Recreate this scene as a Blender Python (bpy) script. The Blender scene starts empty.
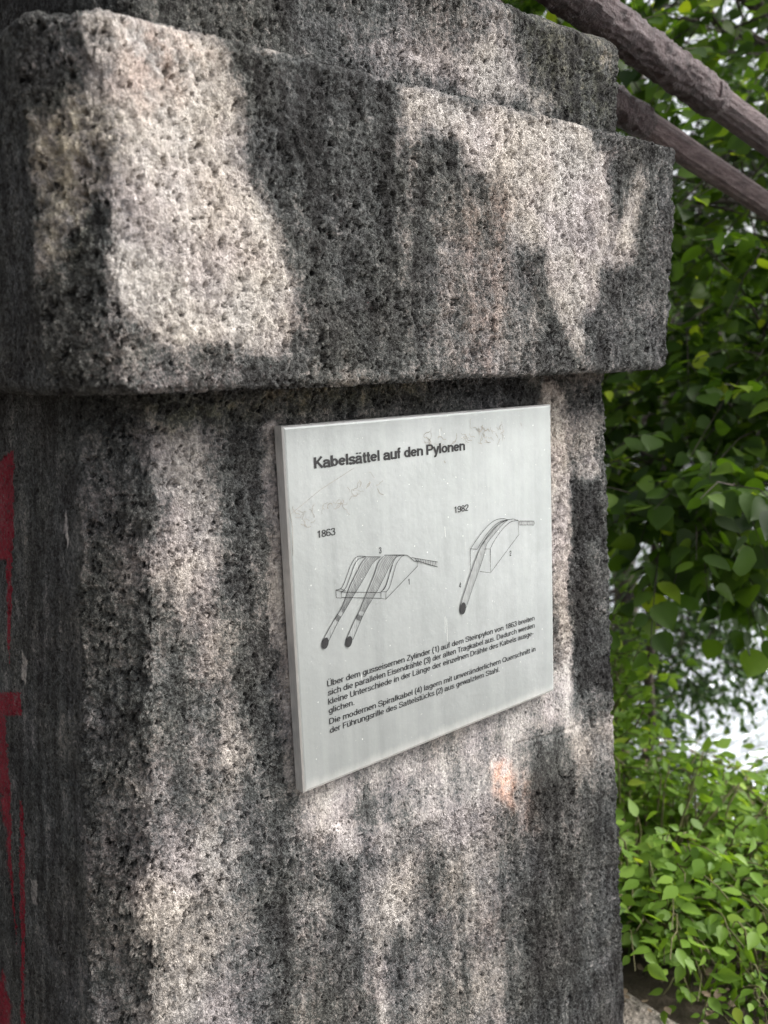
import bpy, bmesh, math, random
import numpy as np
from mathutils import Vector, Matrix, noise as mnoise
random.seed(7); rng = np.random.default_rng(11)
SC = bpy.context.scene; COL = SC.collection
R_ = math.radians
Z0 = 1.7                                  # eye height

# ------------------------------------------------------------------ camera
cd = bpy.data.cameras.new('camera'); cam = bpy.data.objects.new('camera', cd); COL.objects.link(cam)
cd.sensor_fit = 'VERTICAL'; cd.sensor_height = 36.0; cd.lens = 860/1024*36.0
cd.clip_start = .02; cd.clip_end = 3000
cd.dof.use_dof = True; cd.dof.focus_distance = 1.42; cd.dof.aperture_fstop = 3.5
rx = Vector((.76570656, -.64272435, -.024472)); dn = Vector((-.13176595, -.11951059, -.98405028)); fw = Vector((.62954841, .75671833, -.17619923))
M = Matrix(((rx[0], -dn[0], -fw[0], 0), (rx[1], -dn[1], -fw[1], 0), (rx[2], -dn[2], -fw[2], Z0), (0, 0, 0, 1)))
cam.matrix_world = M
SC.camera = cam

# ------------------------------------------------------------------ light
SUN_EL, SUN_AZ = 44, 50                   # degrees; azimuth from -Y towards +X (the sun is in front of the plate, to the right)
sd = Vector((math.sin(R_(SUN_AZ))*math.cos(R_(SUN_EL)), -math.cos(R_(SUN_AZ))*math.cos(R_(SUN_EL)), math.sin(R_(SUN_EL))))
W = bpy.data.worlds.new('World'); SC.world = W; W.use_nodes = True
wn = W.node_tree.nodes; wl = W.node_tree.links
sky = wn.new('ShaderNodeTexSky'); sky.sky_type = 'NISHITA'; sky.sun_disc = False
sky.sun_elevation = R_(SUN_EL); sky.sun_rotation = math.atan2(sd.x, sd.y)
sky.air_density = 1.0; sky.dust_density = 5.0; sky.ozone_density = 1.0
hs = wn.new('ShaderNodeHueSaturation'); hs.inputs['Saturation'].default_value = .22
wl.new(sky.outputs[0], hs.inputs['Color']); wl.new(hs.outputs[0], wn['Background'].inputs[0])
wn['Background'].inputs[1].default_value = .15
sl = bpy.data.lights.new('sun', 'SUN'); sun = bpy.data.objects.new('sun', sl); COL.objects.link(sun)
sl.energy = 1.6; sl.angle = R_(16); sl.color = (1, .95, .89)
sun.rotation_euler = sd.to_track_quat('Z', 'Y').to_euler(); sun.location = (3, -3, 8)
SC.view_settings.view_transform = 'Standard'; SC.view_settings.look = 'None'
SC.view_settings.gamma = 1; SC.view_settings.exposure = 1.08

# ------------------------------------------------------------------ helpers
def link(name, me, mat=None, parent=None):
    o = bpy.data.objects.new(name, me); COL.objects.link(o)
    if mat: me.materials.append(mat)
    if parent: o.parent = parent
    return o
def thing(name, label, cat, loc=(0, 0, 0), group=None):
    o = bpy.data.objects.new(name, None); COL.objects.link(o); o.location = loc; o.empty_display_size = .1
    tag(o, label, cat, group); return o
def tag(o, label, cat, group=None, kind=None):
    o['label'] = label; o['category'] = cat
    if group: o['group'] = group
    if kind: o['kind'] = kind
def structure(name, me, mat):
    o = link(name, me, mat); o['kind'] = 'structure'; return o
def np_mesh(name, V, F, smooth=True):
    me = bpy.data.meshes.new(name); me.from_pydata(np.asarray(V).tolist(), [], F if isinstance(F, list) else F.tolist()); me.update()
    if smooth: me.polygons.foreach_set('use_smooth', np.ones(len(me.polygons), bool))
    return me
def fattr(me, name, vals):
    a = me.attributes.new(name, 'FLOAT', 'POINT'); a.data.foreach_set('value', np.ascontiguousarray(vals, dtype=np.float32))

class NT:
    """small node-tree writer"""
    def __init__(s, name):
        s.m = bpy.data.materials.new(name); s.m.use_nodes = True; s.t = s.m.node_tree; s.n = s.t.nodes
        s.b = s.n['Principled BSDF']; s.out = s.n['Material Output']
    def L(s, a, b): s.t.links.new(a, b)
    def new(s, typ, **kw):
        n = s.n.new(typ)
        for k, v in kw.items(): setattr(n, k, v)
        return n
    def co(s, kind='Object'): return s.new('ShaderNodeTexCoord').outputs[kind]
    def mapv(s, v, scale=(1, 1, 1), loc=(0, 0, 0)):
        n = s.new('ShaderNodeMapping'); n.inputs['Scale'].default_value = scale; n.inputs['Location'].default_value = loc
        s.L(v, n.inputs['Vector']); return n.outputs[0]
    def noise(s, v, scale, detail=4, rough=.6, dist=0):
        n = s.new('ShaderNodeTexNoise'); n.inputs['Scale'].default_value = scale; n.inputs['Detail'].default_value = detail
        n.inputs['Roughness'].default_value = rough; n.inputs['Distortion'].default_value = dist
        s.L(v, n.inputs['Vector']); return n.outputs['Fac']
    def voro(s, v, scale, feature='F1'):
        n = s.new('ShaderNodeTexVoronoi', feature=feature); n.inputs['Scale'].default_value = scale
        s.L(v, n.inputs['Vector']); return n.outputs['Distance']
    def math(s, op, a, b=None, c=None, clamp=False):
        n = s.new('ShaderNodeMath', operation=op); n.use_clamp = clamp
        for i, x in enumerate((a, b, c)):
            if x is None: continue
            if isinstance(x, (int, float)): n.inputs[i].default_value = x
            else: s.L(x, n.inputs[i])
        return n.outputs[0]
    def ramp(s, f, stops, interp='LINEAR'):
        n = s.new('ShaderNodeValToRGB'); r = n.color_ramp; r.interpolation = interp
        while len(r.elements) < len(stops): r.elements.new(.5)
        for e, (p, c) in zip(r.elements, stops): e.position = p; e.color = (c, c, c, 1) if isinstance(c, (int, float)) else (*c, 1)
        s.L(f, n.inputs[0]); return n.outputs[0]
    def mix(s, f, a, b, mode='MIX'):
        n = s.new('ShaderNodeMix', data_type='RGBA', blend_type=mode)
        for i, x in ((0, f), (6, a), (7, b)):
            if isinstance(x, (int, float)): n.inputs[i].default_value = x
            elif isinstance(x, tuple): n.inputs[i].default_value = (*x, 1)
            else: s.L(x, n.inputs[i])
        return n.outputs[2]
    def attr(s, name): return s.new('ShaderNodeAttribute', attribute_name=name).outputs['Fac']
    def bump(s, h, dist, strength=1.0):
        n = s.new('ShaderNodeBump'); n.inputs['Distance'].default_value = dist; n.inputs['Strength'].default_value = strength
        s.L(h, n.inputs['Height']); s.L(n.outputs[0], s.b.inputs['Normal'])
    def disp(s, h, scale, mid=0.0):
        n = s.new('ShaderNodeDisplacement'); n.inputs['Scale'].default_value = scale; n.inputs['Midlevel'].default_value = mid
        s.L(h, n.inputs['Height']); s.L(n.outputs[0], s.out.inputs['Displacement']); s.m.displacement_method = 'BOTH'

# ------------------------------------------------------------------ materials
def stone_material():
    t = NT('weathered_stone'); g = t.co()
    T = t.attr('tone')
    c0 = lambda n, k: t.math('MULTIPLY', t.math('SUBTRACT', n, .5), k)
    n_big = t.noise(g, 11, 6, .65); n_str = t.noise(t.mapv(g, (38, 38, 4.5)), 1.0, 6, .65)
    n_mid = t.noise(g, 60, 5, .7); n_fine = t.noise(g, 260, 3, .75)
    gr = t.new('ShaderNodeTexVoronoi'); gr.inputs['Scale'].default_value = 210; t.L(g, gr.inputs['Vector'])
    gs = t.new('ShaderNodeSeparateColor'); t.L(gr.outputs['Color'], gs.inputs[0]); grain = gs.outputs[0]
    v = t.math('ADD', T, c0(n_big, .75))
    v = t.math('ADD', v, c0(n_str, .80))
    v = t.math('ADD', v, c0(n_mid, .50))
    v = t.math('ADD', v, c0(n_fine, .92))
    v = t.math('ADD', v, c0(grain, .20), clamp=True)
    c = t.ramp(v, [(0, (.012, .012, .012)), (.16, (.030, .030, .030)), (.36, (.085, .092, .091)), (.54, (.205, .196, .192)), (.78, (.39, .368, .35)), (1, (.58, .555, .53))])
    c = t.mix(t.math('MULTIPLY', t.ramp(t.noise(g, 5, 4), [(.40, 0), (.62, 1)]), .5), c, t.mix(1.0, c, (1.0, .91, .78), 'MULTIPLY'))
    c = t.mix(t.math('MULTIPLY', t.ramp(t.noise(t.mapv(g, (1, 1, 1), (3, 1, 7)), 7, 4), [(.45, 0), (.62, 1)]), .6), c, t.mix(1.0, c, (.95, .90, .96), 'MULTIPLY'))
    rn = t.ramp(t.noise(g, 40, 5, .7), [(.36, 0), (.56, 1)])
    c = t.mix(t.math('MULTIPLY', t.math('MULTIPLY', t.attr('rust'), rn), .72), c, t.mix(1.0, c, (1.08, .62, .44), 'MULTIPLY'))
    mn = t.ramp(t.noise(g, 60, 5, .7), [(.38, 0), (.6, 1)])
    c = t.mix(t.math('MULTIPLY', t.math('MULTIPLY', t.attr('moss'), mn), .8), c, t.mix(1.0, c, (1.0, .97, .60), 'MULTIPLY'))
    pn = t.ramp(t.math('ADD', t.attr('paint'), t.math('MULTIPLY', t.math('SUBTRACT', t.noise(g, 150, 5, .8), .5), 3.2)), [(.50, 0), (1.0, .95)])
    c = t.mix(pn, c, t.mix(t.noise(g, 30, 4), (.10, .003, .010), (.30, .008, .028)))
    t.L(c, t.b.inputs['Base Color']); t.b.inputs['Roughness'].default_value = .9; t.b.inputs['Specular IOR Level'].default_value = .3
    # relief: hollows, grain, pores
    gz = t.mapv(g, (1.15, 1.15, .8))
    h = c0(t.noise(g, 10, 4, .55), .024)
    h = t.math('ADD', h, c0(t.noise(gz, 62, 5, .70), .026))
    h = t.math('ADD', h, c0(t.noise(gz, 170, 4, .72), .013))
    warp = t.new('ShaderNodeVectorMath', operation='ADD'); wn_ = t.new('ShaderNodeTexNoise'); wn_.inputs['Scale'].default_value = 70
    t.L(gz, wn_.inputs['Vector']); sc = t.new('ShaderNodeVectorMath', operation='SCALE'); sc.inputs['Scale'].default_value = .014
    t.L(wn_.outputs['Color'], sc.inputs[0]); t.L(gz, warp.inputs[0]); t.L(sc.outputs[0], warp.inputs[1]); wv = warp.outputs[0]
    pit = t.math('SUBTRACT', t.ramp(t.noise(g, 42, 5, .75), [(.40, .06), (.62, .52)]), t.voro(wv, 120), clamp=True)
    h = t.math('SUBTRACT', h, t.math('MULTIPLY', pit, .045))
    pit2 = t.math('SUBTRACT', t.ramp(t.noise(g, 70, 3, .7), [(.4, .16), (.62, .36)]), t.voro(wv, 40), clamp=True)
    pit2 = t.math('MULTIPLY', pit2, t.ramp(t.noise(t.mapv(g, (1, 1, 1), (9, 2, 4)), 30, 3), [(.52, 0), (.60, 1)]))
    h = t.math('SUBTRACT', h, t.math('MULTIPLY', pit2, .070))
    sm = t.math('SUBTRACT', 1.0, t.math('MULTIPLY', t.attr('smooth'), .75))
    h = t.math('MULTIPLY', h, sm)
    h = t.math('SUBTRACT', h, t.math('MULTIPLY', t.attr('groove'), .003))
    t.disp(h, 1.0)
    return t.m

def leaf_material(name, dark, mid, light, trans=.35, yellow=(.30, .40, .03)):
    t = NT(name); v = t.attr('var')
    c = t.ramp(v, [(0, dark), (.55, mid), (.93, light), (1, yellow)])
    g = t.co(); c = t.mix(t.math('MULTIPLY', t.noise(g, 90, 2), .5), c, t.mix(1.0, c, (.7, .78, .55), 'MULTIPLY'))
    t.L(c, t.b.inputs['Base Color']); t.b.inputs['Roughness'].default_value = .5; t.b.inputs['Specular IOR Level'].default_value = .3
    tr = t.new('ShaderNodeBsdfTranslucent'); t.L(t.mix(1.0, c, (1.6, 1.55, .55), 'MULTIPLY'), tr.inputs['Color'])
    mx = t.new('ShaderNodeMixShader'); mx.inputs[0].default_value = trans
    t.L(t.b.outputs[0], mx.inputs[1]); t.L(tr.outputs[0], mx.inputs[2]); t.L(mx.outputs[0], t.out.inputs['Surface'])
    return t.m
def simple(name, stops, scale=8, rough=.8, metal=0, bumpd=0, bscale=60, stretch=(1, 1, 1), spec=.5):
    t = NT(name); g = t.mapv(t.co(), stretch)
    t.L(t.ramp(t.noise(g, scale, 6, .65), stops), t.b.inputs['Base Color'])
    t.b.inputs['Roughness'].default_value = rough; t.b.inputs['Metallic'].default_value = metal; t.b.inputs['Specular IOR Level'].default_value = spec
    if bumpd: t.bump(t.noise(g, bscale, 6, .65), bumpd)
    return t.m
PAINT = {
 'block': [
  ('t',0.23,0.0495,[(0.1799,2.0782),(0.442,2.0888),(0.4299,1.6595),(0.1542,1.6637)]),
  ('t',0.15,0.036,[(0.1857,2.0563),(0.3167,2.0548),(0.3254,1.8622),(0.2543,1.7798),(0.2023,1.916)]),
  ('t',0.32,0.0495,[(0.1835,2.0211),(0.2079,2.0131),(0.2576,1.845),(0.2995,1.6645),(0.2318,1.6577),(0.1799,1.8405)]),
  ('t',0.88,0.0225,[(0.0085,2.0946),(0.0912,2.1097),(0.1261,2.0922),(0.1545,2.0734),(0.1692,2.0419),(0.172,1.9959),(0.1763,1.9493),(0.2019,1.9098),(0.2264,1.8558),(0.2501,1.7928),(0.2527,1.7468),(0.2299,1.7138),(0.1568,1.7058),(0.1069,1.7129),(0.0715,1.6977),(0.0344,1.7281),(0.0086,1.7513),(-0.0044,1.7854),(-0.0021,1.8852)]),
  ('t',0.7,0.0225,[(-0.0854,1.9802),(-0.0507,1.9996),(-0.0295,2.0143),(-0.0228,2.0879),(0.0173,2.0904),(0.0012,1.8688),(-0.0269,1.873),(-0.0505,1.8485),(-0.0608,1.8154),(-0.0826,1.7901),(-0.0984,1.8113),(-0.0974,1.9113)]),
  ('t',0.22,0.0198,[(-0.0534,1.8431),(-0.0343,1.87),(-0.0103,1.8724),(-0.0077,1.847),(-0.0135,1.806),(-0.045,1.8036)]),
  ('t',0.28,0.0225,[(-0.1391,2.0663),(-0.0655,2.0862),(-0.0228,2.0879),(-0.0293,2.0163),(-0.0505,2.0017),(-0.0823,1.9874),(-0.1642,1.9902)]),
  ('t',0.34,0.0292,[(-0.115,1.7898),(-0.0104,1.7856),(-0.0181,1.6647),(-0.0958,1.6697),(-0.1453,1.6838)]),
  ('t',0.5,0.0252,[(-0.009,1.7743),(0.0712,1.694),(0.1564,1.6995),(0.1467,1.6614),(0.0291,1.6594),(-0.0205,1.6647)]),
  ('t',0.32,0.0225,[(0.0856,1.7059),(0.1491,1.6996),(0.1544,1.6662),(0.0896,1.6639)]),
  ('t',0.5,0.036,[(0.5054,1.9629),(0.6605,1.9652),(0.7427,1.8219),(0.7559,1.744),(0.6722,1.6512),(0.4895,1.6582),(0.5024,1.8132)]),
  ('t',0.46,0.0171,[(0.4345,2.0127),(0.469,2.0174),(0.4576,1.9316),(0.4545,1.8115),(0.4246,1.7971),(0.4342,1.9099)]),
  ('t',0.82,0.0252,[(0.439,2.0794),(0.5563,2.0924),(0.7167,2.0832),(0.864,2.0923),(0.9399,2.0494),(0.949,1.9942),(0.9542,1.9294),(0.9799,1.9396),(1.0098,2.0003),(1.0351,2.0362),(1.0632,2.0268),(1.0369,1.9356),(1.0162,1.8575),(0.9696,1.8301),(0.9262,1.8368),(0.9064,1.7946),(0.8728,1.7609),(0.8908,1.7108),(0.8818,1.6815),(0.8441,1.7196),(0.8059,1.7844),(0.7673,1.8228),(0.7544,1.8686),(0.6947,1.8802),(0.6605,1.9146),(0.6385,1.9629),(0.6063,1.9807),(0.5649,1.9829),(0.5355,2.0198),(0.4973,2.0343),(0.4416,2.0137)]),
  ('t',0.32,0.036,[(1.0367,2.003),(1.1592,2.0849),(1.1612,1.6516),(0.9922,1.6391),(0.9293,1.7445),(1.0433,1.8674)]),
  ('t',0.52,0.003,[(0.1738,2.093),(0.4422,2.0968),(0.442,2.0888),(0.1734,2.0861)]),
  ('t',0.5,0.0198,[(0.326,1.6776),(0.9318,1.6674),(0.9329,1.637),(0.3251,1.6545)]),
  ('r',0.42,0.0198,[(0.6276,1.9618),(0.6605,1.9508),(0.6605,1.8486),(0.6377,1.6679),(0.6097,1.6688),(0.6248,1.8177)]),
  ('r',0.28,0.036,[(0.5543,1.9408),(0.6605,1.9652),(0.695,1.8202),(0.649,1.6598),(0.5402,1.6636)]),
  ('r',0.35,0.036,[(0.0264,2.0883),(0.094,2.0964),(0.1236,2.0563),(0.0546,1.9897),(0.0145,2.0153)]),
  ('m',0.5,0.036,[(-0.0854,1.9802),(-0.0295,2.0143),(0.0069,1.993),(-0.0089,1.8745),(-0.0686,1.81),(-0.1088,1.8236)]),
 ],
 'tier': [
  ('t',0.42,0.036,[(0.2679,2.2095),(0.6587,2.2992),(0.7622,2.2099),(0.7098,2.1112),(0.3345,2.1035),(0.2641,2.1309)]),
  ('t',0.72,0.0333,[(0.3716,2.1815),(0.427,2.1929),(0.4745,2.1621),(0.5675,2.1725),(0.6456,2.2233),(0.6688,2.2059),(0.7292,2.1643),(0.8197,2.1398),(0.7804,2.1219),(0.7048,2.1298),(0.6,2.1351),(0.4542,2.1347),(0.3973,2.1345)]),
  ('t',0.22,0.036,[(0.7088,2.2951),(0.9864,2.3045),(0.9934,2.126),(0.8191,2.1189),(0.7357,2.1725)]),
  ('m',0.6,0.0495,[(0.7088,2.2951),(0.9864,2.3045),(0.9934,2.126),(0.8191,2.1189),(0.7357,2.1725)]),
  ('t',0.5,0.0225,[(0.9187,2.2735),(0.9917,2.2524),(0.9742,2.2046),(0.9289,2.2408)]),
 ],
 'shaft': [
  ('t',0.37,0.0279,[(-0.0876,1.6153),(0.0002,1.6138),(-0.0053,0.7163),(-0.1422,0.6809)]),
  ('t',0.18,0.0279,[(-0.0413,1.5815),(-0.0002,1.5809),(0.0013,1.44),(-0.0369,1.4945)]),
  ('t',0.22,0.0225,[(-0.0956,1.6615),(1.0124,1.644),(1.016,1.599),(0.4388,1.625),(0.1872,1.6208),(-0.0975,1.6219)]),  # dark band: shade under the projecting block painted into the tone
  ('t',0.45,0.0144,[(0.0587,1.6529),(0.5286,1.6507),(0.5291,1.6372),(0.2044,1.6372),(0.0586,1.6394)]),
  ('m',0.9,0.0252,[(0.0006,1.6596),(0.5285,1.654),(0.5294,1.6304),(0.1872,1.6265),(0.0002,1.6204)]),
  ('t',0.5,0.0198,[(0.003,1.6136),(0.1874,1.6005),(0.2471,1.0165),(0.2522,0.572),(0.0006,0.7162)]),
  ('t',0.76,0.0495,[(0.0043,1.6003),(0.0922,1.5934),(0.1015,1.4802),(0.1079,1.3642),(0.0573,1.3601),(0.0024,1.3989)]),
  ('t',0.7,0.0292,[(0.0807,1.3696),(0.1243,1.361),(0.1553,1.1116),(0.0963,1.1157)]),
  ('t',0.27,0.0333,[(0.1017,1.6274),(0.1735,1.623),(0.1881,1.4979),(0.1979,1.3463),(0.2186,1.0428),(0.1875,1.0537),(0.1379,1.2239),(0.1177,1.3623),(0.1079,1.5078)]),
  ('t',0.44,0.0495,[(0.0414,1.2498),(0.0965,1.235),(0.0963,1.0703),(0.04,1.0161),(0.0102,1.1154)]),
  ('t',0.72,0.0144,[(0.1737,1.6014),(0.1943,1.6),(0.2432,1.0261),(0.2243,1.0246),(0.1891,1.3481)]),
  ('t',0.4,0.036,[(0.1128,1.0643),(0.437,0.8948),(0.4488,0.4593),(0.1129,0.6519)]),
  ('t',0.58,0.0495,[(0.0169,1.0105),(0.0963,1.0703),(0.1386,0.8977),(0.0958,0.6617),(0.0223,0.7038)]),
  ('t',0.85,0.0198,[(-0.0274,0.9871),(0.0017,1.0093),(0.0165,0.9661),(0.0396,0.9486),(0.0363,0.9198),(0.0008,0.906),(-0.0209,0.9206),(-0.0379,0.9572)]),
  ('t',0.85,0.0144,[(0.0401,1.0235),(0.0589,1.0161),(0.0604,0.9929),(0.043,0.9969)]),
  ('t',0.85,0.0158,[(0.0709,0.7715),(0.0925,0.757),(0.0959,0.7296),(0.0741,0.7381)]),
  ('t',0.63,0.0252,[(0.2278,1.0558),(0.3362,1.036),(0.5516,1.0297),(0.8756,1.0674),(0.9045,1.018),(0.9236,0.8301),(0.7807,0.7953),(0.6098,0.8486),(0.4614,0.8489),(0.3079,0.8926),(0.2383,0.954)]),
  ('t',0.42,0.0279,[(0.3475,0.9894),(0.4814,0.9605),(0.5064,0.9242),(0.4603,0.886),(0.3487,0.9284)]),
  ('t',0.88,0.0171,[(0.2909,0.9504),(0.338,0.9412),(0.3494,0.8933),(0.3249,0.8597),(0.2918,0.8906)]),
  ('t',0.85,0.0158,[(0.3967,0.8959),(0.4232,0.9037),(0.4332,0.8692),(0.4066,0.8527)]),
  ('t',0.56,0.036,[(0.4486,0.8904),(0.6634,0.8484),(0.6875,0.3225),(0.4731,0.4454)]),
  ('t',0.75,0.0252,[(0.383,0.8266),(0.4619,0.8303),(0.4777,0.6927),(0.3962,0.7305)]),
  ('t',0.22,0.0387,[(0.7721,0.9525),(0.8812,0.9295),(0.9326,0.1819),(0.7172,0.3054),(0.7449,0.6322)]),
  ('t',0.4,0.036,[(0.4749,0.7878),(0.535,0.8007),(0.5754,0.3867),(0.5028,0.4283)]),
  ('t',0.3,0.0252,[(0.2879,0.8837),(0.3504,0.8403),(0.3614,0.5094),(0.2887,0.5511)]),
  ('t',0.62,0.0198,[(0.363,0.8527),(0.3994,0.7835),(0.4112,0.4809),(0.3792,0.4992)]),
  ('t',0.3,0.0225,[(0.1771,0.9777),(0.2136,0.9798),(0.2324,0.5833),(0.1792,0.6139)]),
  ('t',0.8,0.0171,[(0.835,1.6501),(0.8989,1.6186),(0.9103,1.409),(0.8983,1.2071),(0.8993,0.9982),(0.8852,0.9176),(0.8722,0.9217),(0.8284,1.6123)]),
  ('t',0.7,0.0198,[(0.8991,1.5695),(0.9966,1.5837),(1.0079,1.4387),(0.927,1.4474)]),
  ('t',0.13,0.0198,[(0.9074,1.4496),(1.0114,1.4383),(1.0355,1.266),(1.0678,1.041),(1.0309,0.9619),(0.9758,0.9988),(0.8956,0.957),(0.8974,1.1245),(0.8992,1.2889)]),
  ('t',0.42,0.0171,[(0.9626,1.3199),(0.9969,1.3146),(1.0065,1.1426),(0.982,1.1479)]),
  ('t',0.66,0.0225,[(0.9051,0.9115),(1.0849,0.9198),(1.1017,0.8049),(1.0468,0.7545),(0.9712,0.8251),(0.9131,0.7902)]),
  ('t',0.24,0.0279,[(0.924,0.7754),(1.1153,0.7307),(1.1579,0.4024),(1.0981,0.0871),(0.9326,0.1819)]),
  ('t',0.76,0.0225,[(1.0604,0.4823),(1.1516,0.4784),(1.2057,0.0254),(1.0665,0.1052)]),
  ('s',1.0,0.012,[(0.2278,1.0558),(0.8756,1.0674),(0.9126,0.9946),(0.9214,0.8633),(0.779,0.8271),(0.6086,0.8781),(0.4603,0.886),(0.3075,0.9185),(0.2381,0.9705)]),
  ('s',0.8,0.006,[(0.1737,1.6014),(0.2047,1.5992),(0.247,1.0248),(0.2243,1.0246),(0.1891,1.3481)]),
  ('r',1.0,0.0171,[(0.6543,0.9304),(0.7014,0.9247),(0.7184,0.8689),(0.7122,0.8205),(0.6737,0.8646)]),
  ('t',0.8,0.0171,[(0.6543,0.9304),(0.7014,0.9247),(0.7184,0.8689),(0.7122,0.8205),(0.6737,0.8646)]),
  ('r',0.45,0.0225,[(0.7173,0.8894),(0.7931,0.8428),(0.7849,0.7205),(0.7383,0.7596)]),
  ('g',1.0,0.003,[(0.7227,0.9517),(0.8493,0.9329),(1.0811,0.9209),(1.0819,0.9116),(0.8499,0.9243),(0.7231,0.9436)]),
  ('p',1.0,0.004,[(-0.3999,1.5692),(-0.3795,1.5705),(-0.3837,1.4583),(-0.4046,1.39),(-0.4312,1.1992),(-0.4377,1.2491),(-0.4367,1.3848),(-0.5044,1.3738),(-0.5746,1.5051)]),
  ('p',1.0,0.004,[(-0.6852,1.0889),(-0.3809,1.1756),(-0.3789,1.1357),(-0.6912,1.0357)]),
  ('p',1.0,0.004,[(-0.6213,1.0612),(-0.4606,1.1106),(-0.452,1.0176),(-0.4475,0.8754),(-0.4382,0.7885),(-0.4418,0.6758),(-0.4496,0.783),(-0.4723,0.8462),(-0.5098,0.9415),(-0.5775,0.9916)]),
  ('p',1.0,0.004,[(-0.4012,0.9836),(-0.3851,0.9898),(-0.3761,0.9066),(-0.4012,0.6431),(-0.3974,0.553),(-0.4255,0.5354),(-0.4135,0.6913),(-0.4128,0.8369)]),
  ('p',1.0,0.004,[(-0.5387,0.623),(-0.4898,0.5728),(-0.4923,0.4739),(-0.6236,0.3904)]),
  ('t',0.85,0.0015,[(-0.1551,1.5084),(-0.1461,1.4604),(-0.1545,1.4479),(-0.1649,1.4719)]),
  ('t',0.7,0.0015,[(-0.3651,1.2498),(-0.3363,1.2406),(-0.3493,1.1962),(-0.369,1.199)]),
  ('t',0.6,0.0015,[(-0.3488,0.8667),(-0.3136,0.8831),(-0.3215,0.8366),(-0.3469,0.8241)]),
 ],
}
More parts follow.
